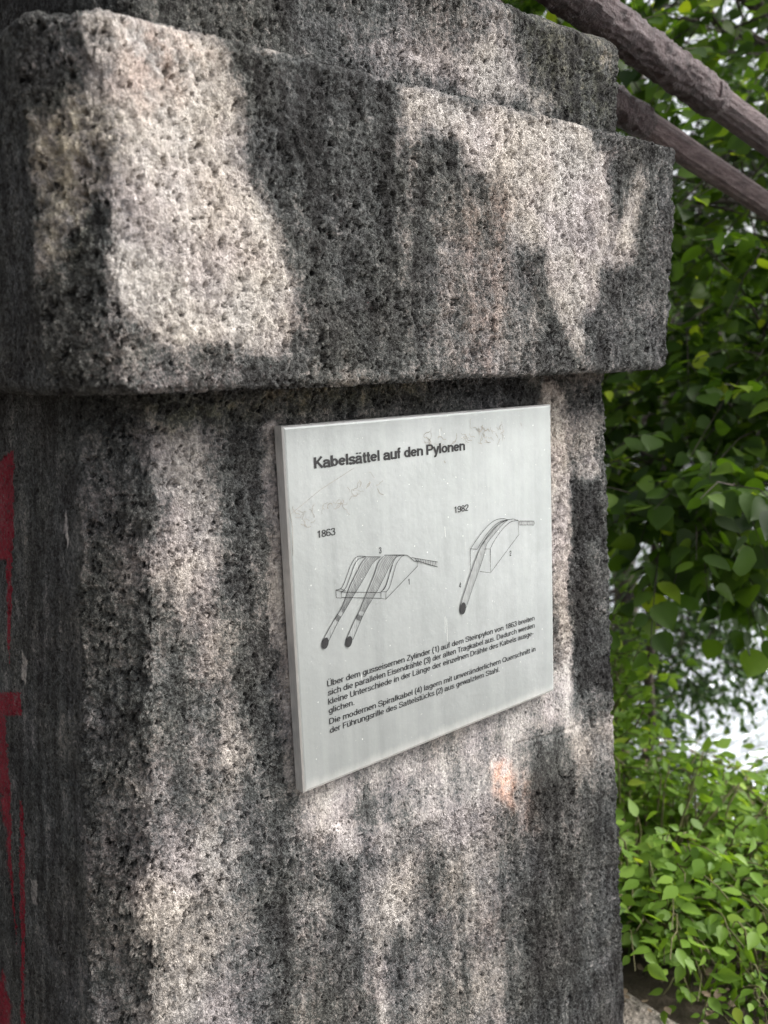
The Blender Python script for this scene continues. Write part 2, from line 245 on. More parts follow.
DIAG = {'bodyL':[(0.0784,0.2567),(0.0901,0.2549),(0.0992,0.2418),(0.1087,0.2246),(0.1167,0.2152),(0.1247,0.2112),(0.1399,0.2138)],'bodyL2':[(0.0879,0.2626),(0.0982,0.2565),(0.1076,0.2407),(0.1172,0.2234),(0.1261,0.2155),(0.1364,0.2146)],'boxL':[(0.0784,0.2567),(0.0786,0.2688),(0.089,0.2715),(0.089,0.2609),(0.0784,0.2567)],'boxtop':[(0.0784,0.2567),(0.0883,0.2565),(0.0979,0.2619),(0.089,0.2609)],'front_top':[(0.0896,0.2621),(0.1675,0.2778)],'front_bot':[(0.089,0.2704),(0.1687,0.2879)],'boxR':[(0.1683,0.2768),(0.1789,0.279),(0.1775,0.2911),(0.1676,0.2877),(0.1683,0.2768)],'curR1':[(0.1683,0.2763),(0.1768,0.2721),(0.1848,0.2581),(0.1911,0.2423),(0.1991,0.2297),(0.2067,0.2248),(0.2177,0.2244)],'curR2':[(0.1789,0.279),(0.1865,0.2726),(0.1939,0.257),(0.2022,0.2387),(0.21,0.2302),(0.2177,0.2258),(0.2269,0.2266),(0.2377,0.235),(0.2424,0.2393),(0.2499,0.2415),(0.2491,0.2486),(0.1775,0.2911)],'topline':[(0.1365,0.2137),(0.171,0.2197)],'topline2':[(0.1782,0.2182),(0.2214,0.2251)],'curve_in':[(0.1712,0.2752),(0.1788,0.2682),(0.1869,0.2528),(0.195,0.2374)],'tail1':[(0.236,0.2319),(0.295,0.2495)],'tail2':[(0.2451,0.2383),(0.2945,0.2582)],'cabA':[(0.1398,0.2151),(0.1692,0.2189),(0.1566,0.225),(0.1416,0.2416),(0.1233,0.2601),(0.107,0.276),(0.0891,0.2941),(0.0602,0.3325),(0.049,0.3312),(0.0741,0.2963),(0.092,0.2757),(0.1068,0.2541),(0.1254,0.2276)],'cabB':[(0.1745,0.2198),(0.2032,0.2225),(0.1916,0.234),(0.1761,0.2536),(0.1607,0.2731),(0.1437,0.292),(0.1305,0.3087),(0.1044,0.3431),(0.0937,0.3405),(0.1205,0.3037),(0.1398,0.2717),(0.1533,0.2493),(0.1634,0.2289)],'curR2a':[(0.1789,0.279),(0.1865,0.2726),(0.1939,0.257),(0.2022,0.2387),(0.21,0.2302),(0.2177,0.2258),(0.2269,0.2266),(0.2377,0.235),(0.2424,0.2393)],'curR2b':[(0.2424,0.2393),(0.2499,0.2415),(0.2491,0.2486),(0.1775,0.2911)],'tailA':[(0.2508,0.2382),(0.295,0.2495),(0.2945,0.2582),(0.2505,0.2439)],'cabA_l':[(0.1398,0.2157),(0.1289,0.2255),(0.1149,0.2434),(0.1038,0.259),(0.0961,0.2738),(0.0844,0.2904),(0.0703,0.3049),(0.0473,0.3321)],'cabA_r':[(0.1703,0.2196),(0.1548,0.226),(0.1398,0.2426),(0.1269,0.2567),(0.1105,0.274),(0.0907,0.2958),(0.0782,0.3094),(0.0591,0.3349)],'cabB_l':[(0.1763,0.2195),(0.1652,0.2279),(0.156,0.2457),(0.1475,0.2593),(0.1379,0.2741),(0.1226,0.2986),(0.1114,0.3128),(0.0927,0.3403)],'cabB_r':[(0.205,0.2228),(0.1916,0.234),(0.1761,0.2536),(0.1637,0.2695),(0.1494,0.2848),(0.1326,0.3036),(0.1223,0.318),(0.106,0.3435)],'endA':[(0.0529,0.3356)],'endB':[(0.0985,0.3439)],'s_out':[(0.3746,0.2396),(0.393,0.2235),(0.4176,0.2061),(0.4383,0.1978),(0.459,0.1973),(0.4715,0.2011)],'s_in':[(0.391,0.2435),(0.4088,0.226),(0.4297,0.2108),(0.4505,0.2024),(0.4715,0.2017)],'s_in2':[(0.4064,0.237),(0.417,0.2245),(0.4358,0.2117),(0.4567,0.2039),(0.4757,0.2017)],'s_r':[(0.4242,0.2479),(0.437,0.2334),(0.4584,0.2165),(0.4798,0.2067),(0.5012,0.2066)],'s_rb':[(0.4715,0.2011),(0.4884,0.2021),(0.5012,0.2066),(0.5017,0.2334),(0.4246,0.2912),(0.425,0.2481)],'f1':[(0.3746,0.2396),(0.373,0.2766),(0.3768,0.2801)],'f2':[(0.3746,0.2396),(0.391,0.243)],'f3':[(0.4081,0.2452),(0.4242,0.2479),(0.4246,0.2918),(0.3965,0.2843)],'tail':[(0.5046,0.2082),(0.5449,0.2141),(0.5471,0.218),(0.5447,0.2215),(0.5044,0.2156)],'cab':[(0.4715,0.2017),(0.4756,0.204),(0.4503,0.2096),(0.4291,0.2264),(0.4123,0.2408),(0.4012,0.2674),(0.3883,0.2907),(0.3585,0.3432),(0.3451,0.3389),(0.3748,0.2825),(0.392,0.2488),(0.4087,0.2289),(0.4337,0.2114),(0.4547,0.203)],'cab_l':[(0.4673,0.2008),(0.4462,0.2075),(0.4252,0.2215),(0.4065,0.2342),(0.3931,0.2504),(0.3769,0.2773),(0.3663,0.2965),(0.3451,0.3375)],'cab_r':[(0.4723,0.2021),(0.4565,0.2091),(0.4353,0.2231),(0.4165,0.2372),(0.4076,0.2571),(0.3904,0.2883),(0.3797,0.3062),(0.3597,0.3435)],'end':[(0.3519,0.3427)]}
STONE = stone_material()
BARK = simple('bark', [(.3, (.018, .014, .011)), (.7, (.075, .06, .048))], 20, .9, bumpd=.01, bscale=30, stretch=(1, 1, .25))

# ------------------------------------------------------------------ setting: ground, path, river, far bank
BX, BY = .87, .49                         # unit direction from the pylon down to the river
def ground_height(x, y):
    d = x*BX+y*BY
    z = 0 if d < 3.1 else -(d-3.1)*.62
    z = max(z, -7.5)
    if d > 62: z = -7.5+min((d-62)*.30, 12)
    return z
def make_ground():
    ds = [-400, -60, -20, -8, -4]+[i*.12-2 for i in range(75)]+[8+i*.8 for i in range(12)]+[30, 60, 62, 66, 72, 80, 90, 105, 140, 300, 1200]
    ts = [-1200, -300, -80, -30, -12]+[i*.2-6 for i in range(66)]+[12, 30, 80, 300, 1200]
    V = []; F = []
    for d in ds:
        for u in ts:
            x = d*BX-u*BY; y = d*BY+u*BX; z = ground_height(x, y)
            if abs(d) < 9 and abs(u) < 8: z += .03*mnoise.noise(Vector((x*1.6, y*1.6, 0)))+.012*mnoise.noise(Vector((x*7, y*7, 3)))-.01
            V.append((x, y, z))
    n = len(ts)
    for i in range(len(ds)-1):
        for j in range(n-1): F.append((i*n+j, i*n+j+1, (i+1)*n+j+1, (i+1)*n+j))
    t = NT('soil'); g = t.co()
    c = t.ramp(t.noise(g, 6, 8, .7), [(.3, (.035, .026, .018)), (.55, (.10, .078, .055)), (.75, (.20, .165, .125))])
    sep = t.new('ShaderNodeSeparateXYZ'); t.L(g, sep.inputs[0])
    dd = t.math('ADD', t.math('MULTIPLY', sep.outputs[0], BX), t.math('MULTIPLY', sep.outputs[1], BY))
    far = t.ramp(t.math('DIVIDE', dd, 100.0), [(.5, 0), (.6, 1)])
    c = t.mix(far, c, (.055, .085, .03))
    t.L(c, t.b.inputs['Base Color']); t.b.inputs['Roughness'].default_value = .95; t.bump(t.noise(g, 45, 6, .7), .03)
    return structure('ground', np_mesh('ground', V, F), t.m)
make_ground()
# worn gravel path round the foot of the pylon
V = []; F = []
xs = np.linspace(-3.5, 1.76, 60); ys = np.linspace(-4, 1.75, 50)
for x in xs:
    for y in ys:
        e = .10*mnoise.noise(Vector((x*2.3, y*2.3, 5)))
        xx = x+(e if x > 1.7 else 0); V.append((xx, y+(e if y > 1.4 else 0), .034+.012*mnoise.noise(Vector((x*1.6, y*1.6, 0)))))
for i in range(59):
    for j in range(49): F.append((i*50+j, (i+1)*50+j, (i+1)*50+j+1, i*50+j+1))
t = NT('gravel_path'); g = t.co()
c = t.ramp(t.noise(g, 30, 8, .75), [(.3, (.16, .135, .11)), (.5, (.30, .265, .225)), (.72, (.44, .40, .35))])
t.L(c, t.b.inputs['Base Color']); t.b.inputs['Roughness'].default_value = .95
t.bump(t.math('ADD', t.noise(g, 120, 5, .7), t.voro(g, 90)), .02)
structure('path', np_mesh('path', V, F), t.m)
# river
t = NT('river_water'); g = t.co()
t.b.inputs['Base Color'].default_value = (.30, .34, .35, 1); t.b.inputs['Roughness'].default_value = .12; t.b.inputs['Metallic'].default_value = .8
t.b.inputs['Base Color'].default_value = (.86, .90, .92, 1)
t.bump(t.noise(t.mapv(g, (1, 2.4, 1)), 1.6, 5, .6), .12)
V = [(d*BX-u*BY, d*BY+u*BX, -5.4) for d, u in ((6, -900), (70, -900), (70, 900), (6, 900))]
structure('river', np_mesh('river', V, [(0, 1, 2, 3)], False), t.m)

# ------------------------------------------------------------------ the pylon
def vnoise(x, y, seed=0):
    """cheap value noise for arrays"""
    xi = np.floor(x).astype(np.int64); yi = np.floor(y).astype(np.int64); fx = x-xi; fy = y-yi
    fx = fx*fx*(3-2*fx); fy = fy*fy*(3-2*fy)
    def h(a, b):
        n = (a*374761393+b*668265263+seed*1442695041) & 0x7fffffff
        n = ((n ^ (n >> 13))*1274126177) & 0x7fffffff
        return ((n ^ (n >> 16)) & 0xffff)/65535.0
    return (h(xi, yi)*(1-fx)+h(xi+1, yi)*fx)*(1-fy)+(h(xi, yi+1)*(1-fx)+h(xi+1, yi+1)*fx)*fy
def fbm(x, y, seed=0):
    return (vnoise(x, y, seed)-.5)+.5*(vnoise(2.1*x, 2.1*y, seed+1)-.5)+.28*(vnoise(4.3*x, 4.3*y, seed+2)-.5)+.15*(vnoise(8.7*x, 8.7*y, seed+3)-.5)
def sdf(px, py, poly):
    """signed distance, negative inside"""
    d2 = np.full(px.shape, 1e9); inside = np.zeros(px.shape, bool); n = len(poly)
    for i in range(n):
        ax, ay = poly[i]; bx, by = poly[(i+1) % n]
        ex, ey = bx-ax, by-ay; L = ex*ex+ey*ey+1e-12
        tt = np.clip(((px-ax)*ex+(py-ay)*ey)/L, 0, 1)
        d2 = np.minimum(d2, (px-ax-tt*ex)**2+(py-ay-tt*ey)**2)
        if abs(ey) > 1e-9:
            c = ((ay > py) != (by > py)) & (px < (bx-ax)*(py-ay)/ey+ax); inside ^= c
    d = np.sqrt(d2); return np.where(inside, -d, d)
def ring_template(wf, c, depth, fine=.003):
    """perimeter samples as (section, local distance); s = 0 at the front left corner"""
    S = []
    for a in np.arange(1.15, .36, -.03): S.append(('L', a))
    for a in np.arange(.36, 0, -.004): S.append(('L', a))
    for a in np.arange(c*2**.5, 0, -.0026): S.append(('C', a))
    for a in np.arange(0, wf, fine): S.append(('F', a/wf))
    for a in np.arange(0, .12, .006): S.append(('R', a))
    for a in np.arange(.12, 1.15, .04): S.append(('R', a))
    for a in np.linspace(1, 0, 20)[1:-1]: S.append(('B', a))
    return S
def build_stone(name, parent, S, wf, c, cuts, key, base_tone, left_tone, cap=True):
    """cuts: (z, inset, xl, xr, yf); the loft is one closed skin"""
    N = len(S); nz = len(cuts)
    V = np.zeros((nz, N, 3)); U = np.zeros((nz, N, 2))
    kinds = np.array([k for k, _ in S]); val = np.array([a for _, a in S]); r = .014
    for i, (z, ins, xl, xr, yf) in enumerate(cuts):
        yb = yf+1.15+c; y0 = yf+ins; xl2, xr2 = xl+ins, xr-ins
        X = np.zeros(N); Y = np.zeros(N)
        m = kinds == 'F'; X[m] = xl2+val[m]*(xr2-xl2); Y[m] = y0
        m = kinds == 'C'; X[m] = xl2-val[m]/2**.5; Y[m] = y0+val[m]/2**.5
        m = kinds == 'L'; X[m] = xl2-c; Y[m] = y0+c+val[m]*(yb-ins-y0-c)/1.15
        m = kinds == 'R'; X[m] = xr2; Y[m] = y0+val[m]*(yb-ins-y0)/1.15
        m = kinds == 'B'; X[m] = xl2-c+val[m]*(xr2-xl2+c); Y[m] = yb-ins
        V[i, :, 0] = X; V[i, :, 1] = Y; V[i, :, 2] = z
        s = np.where(kinds == 'F', val*wf, np.where(kinds == 'C', -val, np.where(kinds == 'L', -(c*2**.5+val), wf+val)))
        U[i, :, 0] = s; U[i, :, 1] = z
    # round the vertical corners a little (smooth the ring positions)
    for k in range(3):
        m = V.copy(); m[:, 1:-1] = .25*V[:, :-2]+.5*V[:, 1:-1]+.25*V[:, 2:]
        near = np.zeros(N); idx = np.arange(N)
        b1 = np.argmax(kinds == 'C'); b2 = np.argmax(kinds == 'F'); b3 = np.argmax(kinds == 'R')
        for b in (b1, b2, b3): near = np.maximum(near, np.exp(-((idx-b)/3.0)**2))
        w = near[None, :, None]; V[:, :, :2] = V[:, :, :2]*(1-w)+m[:, :, :2]*w
    V = V.reshape(-1, 3)
    # every copy of the ring carries its own slow waviness so that the faces are not ruler-flat
    s = U.reshape(-1, 2)[:, 0]; z = U.reshape(-1, 2)[:, 1]
    F = []
    for i in range(nz-1):
        a = i*N+np.arange(N); b = i*N+(np.arange(N)+1) % N
        F.append(np.stack([a, b, b+N, a+N], 1))
    F = np.concatenate(F).tolist()
    if cap: F.append(list(range(N))[::-1]); F.append([(nz-1)*N+i for i in range(N)])
    me = np_mesh(name, V, F)
    ws = s+.020*fbm(s*22, z*16, 3)+.007*fbm(s*110, z*80, 4); wz = z+.026*fbm(s*20, z*14, 7)+.008*fbm(s*110, z*80, 8)
    tone = np.full(s.shape, base_tone); tone = np.where(s < -c*2**.5, left_tone, tone)  # left face darkened: partly black crust, partly shade put into the tone
    ch = {'r': np.zeros(s.shape), 'm': np.zeros(s.shape), 'p': np.zeros(s.shape), 'g': np.zeros(s.shape), 's': np.zeros(s.shape)}
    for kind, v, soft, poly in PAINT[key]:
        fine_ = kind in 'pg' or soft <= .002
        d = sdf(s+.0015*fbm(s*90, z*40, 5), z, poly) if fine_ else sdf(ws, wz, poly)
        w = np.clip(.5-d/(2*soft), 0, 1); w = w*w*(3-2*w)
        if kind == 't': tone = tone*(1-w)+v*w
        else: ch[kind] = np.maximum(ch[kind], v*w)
    fattr(me, 'tone', tone); fattr(me, 'rust', ch['r']); fattr(me, 'moss', ch['m']); fattr(me, 'paint', ch['p']); fattr(me, 'groove', ch['g'])
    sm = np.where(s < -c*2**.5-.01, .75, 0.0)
    sm = np.maximum(sm, ch['s'])
    edge = np.repeat(np.array([min(1, q_[1]/.008) for q_ in cuts]), N); sm = np.maximum(sm, .6*edge)
    fattr(me, 'smooth', sm)
    return link(name, me, STONE, parent)

def rounded(z0, z1, r0, r1, step, n=6):
    """heights with an inset for the rounded lower and upper arris"""
    out = []
    for i in range(n): a = i/n*math.pi/2; out.append((z0+r0*(1-math.cos(a)), r0*(1-math.sin(a))))
    for z in np.arange(z0+r0, z1-r1, step): out.append((float(z), 0))
    for i in range(n+1): a = i/n*math.pi/2; out.append((z1-r1+r1*math.sin(a), r1*(1-math.cos(a))))
    return out

pylon = thing('stone_pylon', 'weathered stone bridge pylon with black crust and pale patches carrying the metal plate', 'pylon', (0, 0, 0))
# shaft (battered)
cuts = []
for z in list(np.arange(0, .3, .02))+list(np.arange(.3, 1.675, .0034)):
    zc = z-Z0
    cuts.append((z, 0, .5006+.0795*zc, 1.481-.0565*zc, 1.0759+.0257*zc+.0))
SH = ring_template(1.03, .067, 1.1)
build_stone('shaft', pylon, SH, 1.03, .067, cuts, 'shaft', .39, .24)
# projecting block
cuts = [(z, i, .427+.006*(z-1.7), 1.578+.03*(z-1.85), .985) for z, i in rounded(1.664, 2.090, .016, .012, .003)]
SB = ring_template(1.151, .066, 1.1)
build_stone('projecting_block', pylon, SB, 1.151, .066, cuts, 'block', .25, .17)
# stepped course on top
cuts = [(z, i, .507, 1.500, 1.062) for z, i in rounded(2.070, 2.292, .004, .035, .0036)]
ST = ring_template(.993, .066, 1.0)
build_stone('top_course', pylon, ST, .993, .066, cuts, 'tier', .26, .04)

# ------------------------------------------------------------------ the metal plate
Ns = Vector((0, -.99967034, .02567497)); U_ = Vector((1, 0, 0)); Vd = Vector((0, -.02567497, -.99967034))   # outward, right, down
O_ = Vector((.6846, 1.04553, 1.60577))
sign = thing('information_plate', 'pale grey metal plate with German text about cable saddles, fixed to the stone shaft', 'information sign', O_)
sign.rotation_euler = Matrix(((1, 0, 0), (0, Vd[1]*-1, Ns[1]), (0, Vd[2]*-1, Ns[2]))).to_euler()   # local x right, y up, z out of the wall
SW, SHT = .600, .563
def plate_mesh():
    bm = bmesh.new(); b = .004; T = .022
    def loop(i, z): return [bm.verts.new(p) for p in ((i, -i, z), (SW-i, -i, z), (SW-i, -SHT+i, z), (i, -SHT+i, z))]
    ls = [loop(-.001, -T), loop(-.001, -.003), loop(.0015, -.0006), loop(b, 0)]
    for a, c in zip(ls, ls[1:]):
        for k in range(4): bm.faces.new((a[k], a[(k+1) % 4], c[(k+1) % 4], c[k]))
    bm.faces.new(ls[-1]); bm.faces.new(ls[0][::-1])
    bmesh.ops.recalc_face_normals(bm, faces=bm.faces)
    me = bpy.data.meshes.new('plate'); bm.to_mesh(me); bm.free(); return me
t = NT('printed_aluminium'); g = t.co()
c = t.ramp(t.noise(t.mapv(g, (30, 1.2, 1)), 1.0, 6, .6), [(.35, (.28, .298, .295)), (.65, (.33, .35, .346))])
c = t.mix(t.ramp(t.noise(g, 6, 6, .7), [(.45, 0), (.75, .55)]), c, (.40, .418, .42))
sp = t.ramp(t.noise(g, 160, 4, .7), [(.66, 0), (.72, .7)]); c = t.mix(sp, c, (.66, .67, .66))
sp = t.ramp(t.noise(t.mapv(g, (1, 1, 1), (5, 5, 5)), 120, 4, .7), [(.69, 0), (.74, .6)]); c = t.mix(sp, c, (.33, .32, .29))
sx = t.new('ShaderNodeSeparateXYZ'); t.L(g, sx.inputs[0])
edge_highlight = t.ramp(t.math('ADD', t.math('MULTIPLY', sx.outputs[1], -1.0), t.math('MULTIPLY', t.math('SUBTRACT', t.noise(t.mapv(g, (40, 8, 1)), 1, 5, .7), .5), .03)), [(.545, 0), (.563, .6)])
c = t.mix(edge_highlight, c, (.60, .60, .58))  # pale band: highlight on the chipped lower edge painted into the colour
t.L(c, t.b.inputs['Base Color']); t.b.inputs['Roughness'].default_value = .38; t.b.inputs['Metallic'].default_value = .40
t.bump(t.noise(g, 60, 3, .6), .0004)
PLATE = t.m
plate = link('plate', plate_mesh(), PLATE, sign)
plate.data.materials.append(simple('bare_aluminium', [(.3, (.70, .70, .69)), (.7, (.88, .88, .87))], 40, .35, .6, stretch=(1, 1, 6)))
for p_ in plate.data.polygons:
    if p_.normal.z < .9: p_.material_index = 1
INK = simple('black_print', [(.4, (.006, .006, .007)), (.66, (.016, .016, .017)), (.8, (.10, .10, .10))], 300, .7)
GREYINK = simple('grey_print', [(.3, (.15, .16, .16)), (.6, (.27, .285, .28))], 90, .5, stretch=(3, .6, 1))
FAINT = simple('faint_residue', [(.3, (.14, .12, .10)), (.7, (.36, .33, .29))], 90, .8)
SCUFF = simple('pale_scuff', [(.3, (.62, .64, .63)), (.7, (.74, .75, .74))], 90, .7)

def joined(name, lst, mat, parent):
    V = []; F = []; o = 0
    for co, fs, *_ in lst:
        V.append(co); F += [[i+o for i in f] for f in fs]; o += len(co)
    return link(name, np_mesh(name, np.concatenate(V), F, False), mat, parent)
def ribbon(pts, w, z=.0008):
    P = [Vector((p[0], -p[1])) for p in pts]
    # drop doubles
    Q_ = [P[0]]
    for p in P[1:]:
        if (p-Q_[-1]).length > 1e-5: Q_.append(p)
    P = Q_; V = []; F = []
    for i, p in enumerate(P):
        a = P[max(i-1, 0)]; b = P[min(i+1, len(P)-1)]; d = b-a
        if d.length < 1e-6: d = Vector((1, 0))
        d.normalize(); nn = Vector((-d.y, d.x))*w/2
        V += [(p.x+nn.x, p.y+nn.y, z), (p.x-nn.x, p.y-nn.y, z)]
    for i in range(len(P)-1): F.append([2*i, 2*i+1, 2*i+3, 2*i+2])
    return np.array(V), F
def smooth_line(pts, n=5):
    out = []
    P = [pts[0]]+list(pts)+[pts[-1]]
    for i in range(1, len(P)-2):
        p0, p1, p2, p3 = P[i-1:i+3]
        for k in range(n):
            t_ = k/n; out.append(tuple(.5*((2*p1[a])+(-p0[a]+p2[a])*t_+(2*p0[a]-5*p1[a]+4*p2[a]-p3[a])*t_**2+(-p0[a]+3*p1[a]-3*p2[a]+p3[a])*t_**3) for a in (0, 1)))
    out.append(tuple(pts[-1])); return out
# ---- a small grotesque alphabet drawn as strokes (cap height 1), for the plate's printing
def glyph(ch, h):
    X = .72-h; b = h; A = 1-h                 # x-height, baseline and ascender of the centre line
    xr = .26-h*.5; ym = (X+b)/2; yr = (X-b)/2
    def o(cx, cy, rx_, ry_, a0, a1): return [(cx+rx_*math.cos(R_(a0+(a1-a0)*k/14)), cy+ry_*math.sin(R_(a0+(a1-a0)*k/14))) for k in range(15)]
    l = lambda *p: list(p)
    S = lambda *p: smooth_line(list(p), 4)
    shoulder = lambda x0, x1: S((x0, X-.17), (x0+.04, X-.06), ((x0+x1)/2+.02, X), (x1-.02, X-.07), (x1, X-.2))
    G = {
     'a': (.60, [S((.09, X-.17), (.13, X-.03), (.28, X), (.43, X-.05), (.46, X-.18)), l((.46, X-.18), (.46, .14)), S((.46, .14), (.475, .03), (.54, b-.02)), S((.46, .42), (.30, .385), (.13, .33), (.075, .19), (.13, .05), (.25, b), (.38, .07), (.46, .2))]),
     'b': (.60, [l((.10, 0), (.10, 1)), o(.31, ym, xr-.03, yr, -180, 180)]),
     'c': (.55, [o(.29, ym, xr-.02, yr, 38, 322)]),
     'd': (.60, [l((.50, 0), (.50, 1)), o(.29, ym, xr-.03, yr, -180, 180)]),
     'e': (.58, [l((.07, ym+.01), (.51, ym+.01)), o(.29, ym, xr-.01, yr, 2, 322)]),
     'f': (.32, [l((.16, 0), (.16, .80)), S((.16, .80), (.18, .93), (.32, A+.01)), l((.02, X), (.31, X))]),
     'g': (.60, [l((.50, .74), (.50, 0)), o(.29, ym, xr-.03, yr, -180, 180), S((.50, 0), (.46, -.17), (.29, -.23), (.10, -.13))]),
     'h': (.58, [l((.10, 0), (.10, 1)), shoulder(.10, .48), l((.48, X-.2), (.48, 0))]),
     'i': (.25, [l((.12, 0), (.12, .74)), l((.12, .88), (.12, 1.0))]),
     'k': (.54, [l((.10, 0), (.10, 1)), l((.46, .74), (.10, .32)), l((.22, .46), (.49, 0))]),
     'l': (.25, [l((.12, 0), (.12, 1))]),
     'm': (.88, [l((.10, 0), (.10, .74)), shoulder(.10, .44), l((.44, X-.2), (.44, 0)), shoulder(.44, .78), l((.78, X-.2), (.78, 0))]),
     'n': (.58, [l((.10, 0), (.10, .74)), shoulder(.10, .48), l((.48, X-.2), (.48, 0))]),
     'o': (.60, [o(.30, ym, xr-.01, yr, -180, 180)]),
     'p': (.60, [l((.10, -.27), (.10, .74)), o(.31, ym, xr-.03, yr, -180, 180)]),
     'r': (.36, [l((.10, 0), (.10, .74)), S((.10, X-.2), (.16, X-.04), (.34, X))]),
     's': (.53, [S((.46, X-.16), (.40, X-.03), (.26, X), (.12, X-.05), (.09, X-.15), (.15, X-.25), (.28, ym-.01), (.42, .27), (.47, .17), (.41, .06), (.27, b), (.12, .05), (.06, .19))]),
     't': (.32, [l((.16, .93), (.16, .15)), S((.16, .15), (.19, .05), (.31, b)), l((.02, X), (.31, X))]),
     'u': (.58, [l((.10, .74), (.10, .2)), S((.10, .2), (.12, .06), (.27, b), (.42, .06), (.48, .17)), l((.48, .74), (.48, 0))]),
     'v': (.52, [l((.04, .74), (.26, 0)), l((.26, 0), (.48, .74))]),
     'w': (.78, [l((.04, .74), (.21, 0)), l((.21, 0), (.39, .74)), l((.39, .74), (.57, 0)), l((.57, 0), (.74, .74))]),
     'y': (.52, [l((.04, .74), (.27, .02)), l((.48, .74), (.25, -.1)), S((.25, -.1), (.18, -.23), (.05, -.23))]),
     'z': (.52, [l((.06, X), (.46, X)), l((.46, X), (.06, b)), l((.05, b), (.48, b))]),
     'D': (.76, [l((.11, 0), (.11, 1)), l((.11, A), (.36, A)), l((.11, b), (.36, b)), o(.36, .5, .31-h*.3, .5-h, -90, 90)]),
     'E': (.66, [l((.11, 0), (.11, 1)), l((.11, A), (.60, A)), l((.11, .52), (.56, .52)), l((.11, b), (.61, b))]),
     'F': (.60, [l((.11, 0), (.11, 1)), l((.11, A), (.57, A)), l((.11, .50), (.51, .50))]),
     'K': (.70, [l((.11, 0), (.11, 1)), l((.62, 1), (.11, .38)), l((.27, .56), (.66, 0))]),
     'L': (.58, [l((.11, 0), (.11, 1)), l((.11, b), (.55, b))]),
     'P': (.67, [l((.11, 0), (.11, 1)), l((.11, A), (.38, A)), l((.11, .46), (.38, .46)), o(.38, (A+.46)/2, .22-h*.2, (A-.46)/2, -90, 90)]),
     'Q': (.80, [o(.40, .5, .35-h*.4, .5-h, -180, 180), l((.46, .22), (.70, -.02))]),
     'S': (.68, [S((.59, .70), (.55, .90), (.34, A), (.14, .90), (.10, .74), (.17, .60), (.34, .53), (.53, .44), (.61, .27), (.54, .10), (.34, b), (.12, .10), (.07, .32))]),
     'T': (.62, [l((.31, 0), (.31, 1)), l((.02, A), (.60, A))]),
     'U': (.73, [l((.11, 1), (.11, .32)), S((.11, .32), (.15, .10), (.365, b), (.58, .10), (.62, .32)), l((.62, .32), (.62, 1))]),
     'Z': (.62, [l((.06, A), (.57, A)), l((.57, A), (.05, b)), l((.05, b), (.58, b))]),
     '1': (.56, [l((.34, 0), (.34, 1)), S((.34, .97), (.27, .83), (.12, .79))]),
     '2': (.56, [S((.07, .68), (.12, .90), (.28, A), (.44, .90), (.48, .72), (.42, .54), (.20, .30), (.08, b)), l((.05, b), (.50, b))]),
     '3': (.56, [S((.07, .76), (.14, .92), (.27, A), (.43, .90), (.46, .75), (.40, .60), (.25, .54)), S((.25, .54), (.42, .48), (.49, .29), (.42, .09), (.27, b), (.12, .08), (.05, .28))]),
     '4': (.56, [l((.38, 0), (.38, 1)), l((.38, .97), (.05, .28)), l((.03, .26), (.51, .26))]),
     '6': (.56, [o(.28, .31, .21, .31-h, -180, 180), S((.07, .34), (.09, .70), (.18, .92), (.31, A), (.43, .92), (.48, .78))]),
     '8': (.56, [o(.28, .745, .18, .255-h, -180, 180), o(.28, .275, .215, .275-h, -180, 180)]),
     '9': (.56, [o(.28, .69, .21, .31-h, -180, 180), S((.49, .66), (.47, .30), (.38, .08), (.25, b), (.13, .08), (.08, .22))]),
     '(': (.30, [S((.25, 1.05), (.12, .75), (.09, .40), (.12, .08), (.25, -.25))]),
     ')': (.30, [S((.05, 1.05), (.18, .75), (.21, .40), (.18, .08), (.05, -.25))]),
     '.': (.28, [l((.14, 0), (.14, .13))]),
     '-': (.36, [l((.05, .36), (.31, .36))]),
     ' ': (.29, []),
    }
    for u, base, y in (('ä', 'a', .86), ('ü', 'u', .86), ('Ü', 'U', 1.13), ('ö', 'o', .86)):
        ad, st = G[base]; m = ad/2-.01
        G[u] = (ad, st+[l((m-.12, y), (m-.12, y+.12)), l((m+.12, y), (m+.12, y+.12))])
    return G[ch]
def text_mesh(s, x, y, width=None, cap=.0095, wt=.13, z=.0006):
    """stroke lettering: baseline at plate coordinate y, scaled sideways to the printed width"""
    V = []; F = []; n = 0; cx = 0; h = wt/2; q = 0
    for ch in s:
        ad, st = glyph(ch, h)
        for pl in st:
            P_ = [Vector((cx+p[0], p[1])) for p in pl]; m = len(P_)
            closed = (P_[0]-P_[-1]).length < 1e-4; q += 1
            for i, p in enumerate(P_):
                a = P_[i-1] if i else (P_[-2] if closed else p); b_ = P_[i+1] if i < m-1 else (P_[1] if closed else p)
                d = (b_-a); d = d.normalized() if d.length > 1e-9 else Vector((1, 0)); nn = Vector((-d.y, d.x))*h
                V += [((p+nn).x, (p+nn).y, z+(q % 6)*6e-6), ((p-nn).x, (p-nn).y, z+(q % 6)*6e-6)]
            for i in range(m-1): F.append([n+2*i, n+2*i+1, n+2*i+3, n+2*i+2])
            n += 2*m
        cx += ad
    co = np.array(V); x0 = co[:, 0].min(); w = co[:, 0].max()-x0; k = width/w if width else cap*.92
    co[:, 0] = (co[:, 0]-x0)*k+x; co[:, 1] = co[:, 1]*cap-y
    return co, F, k

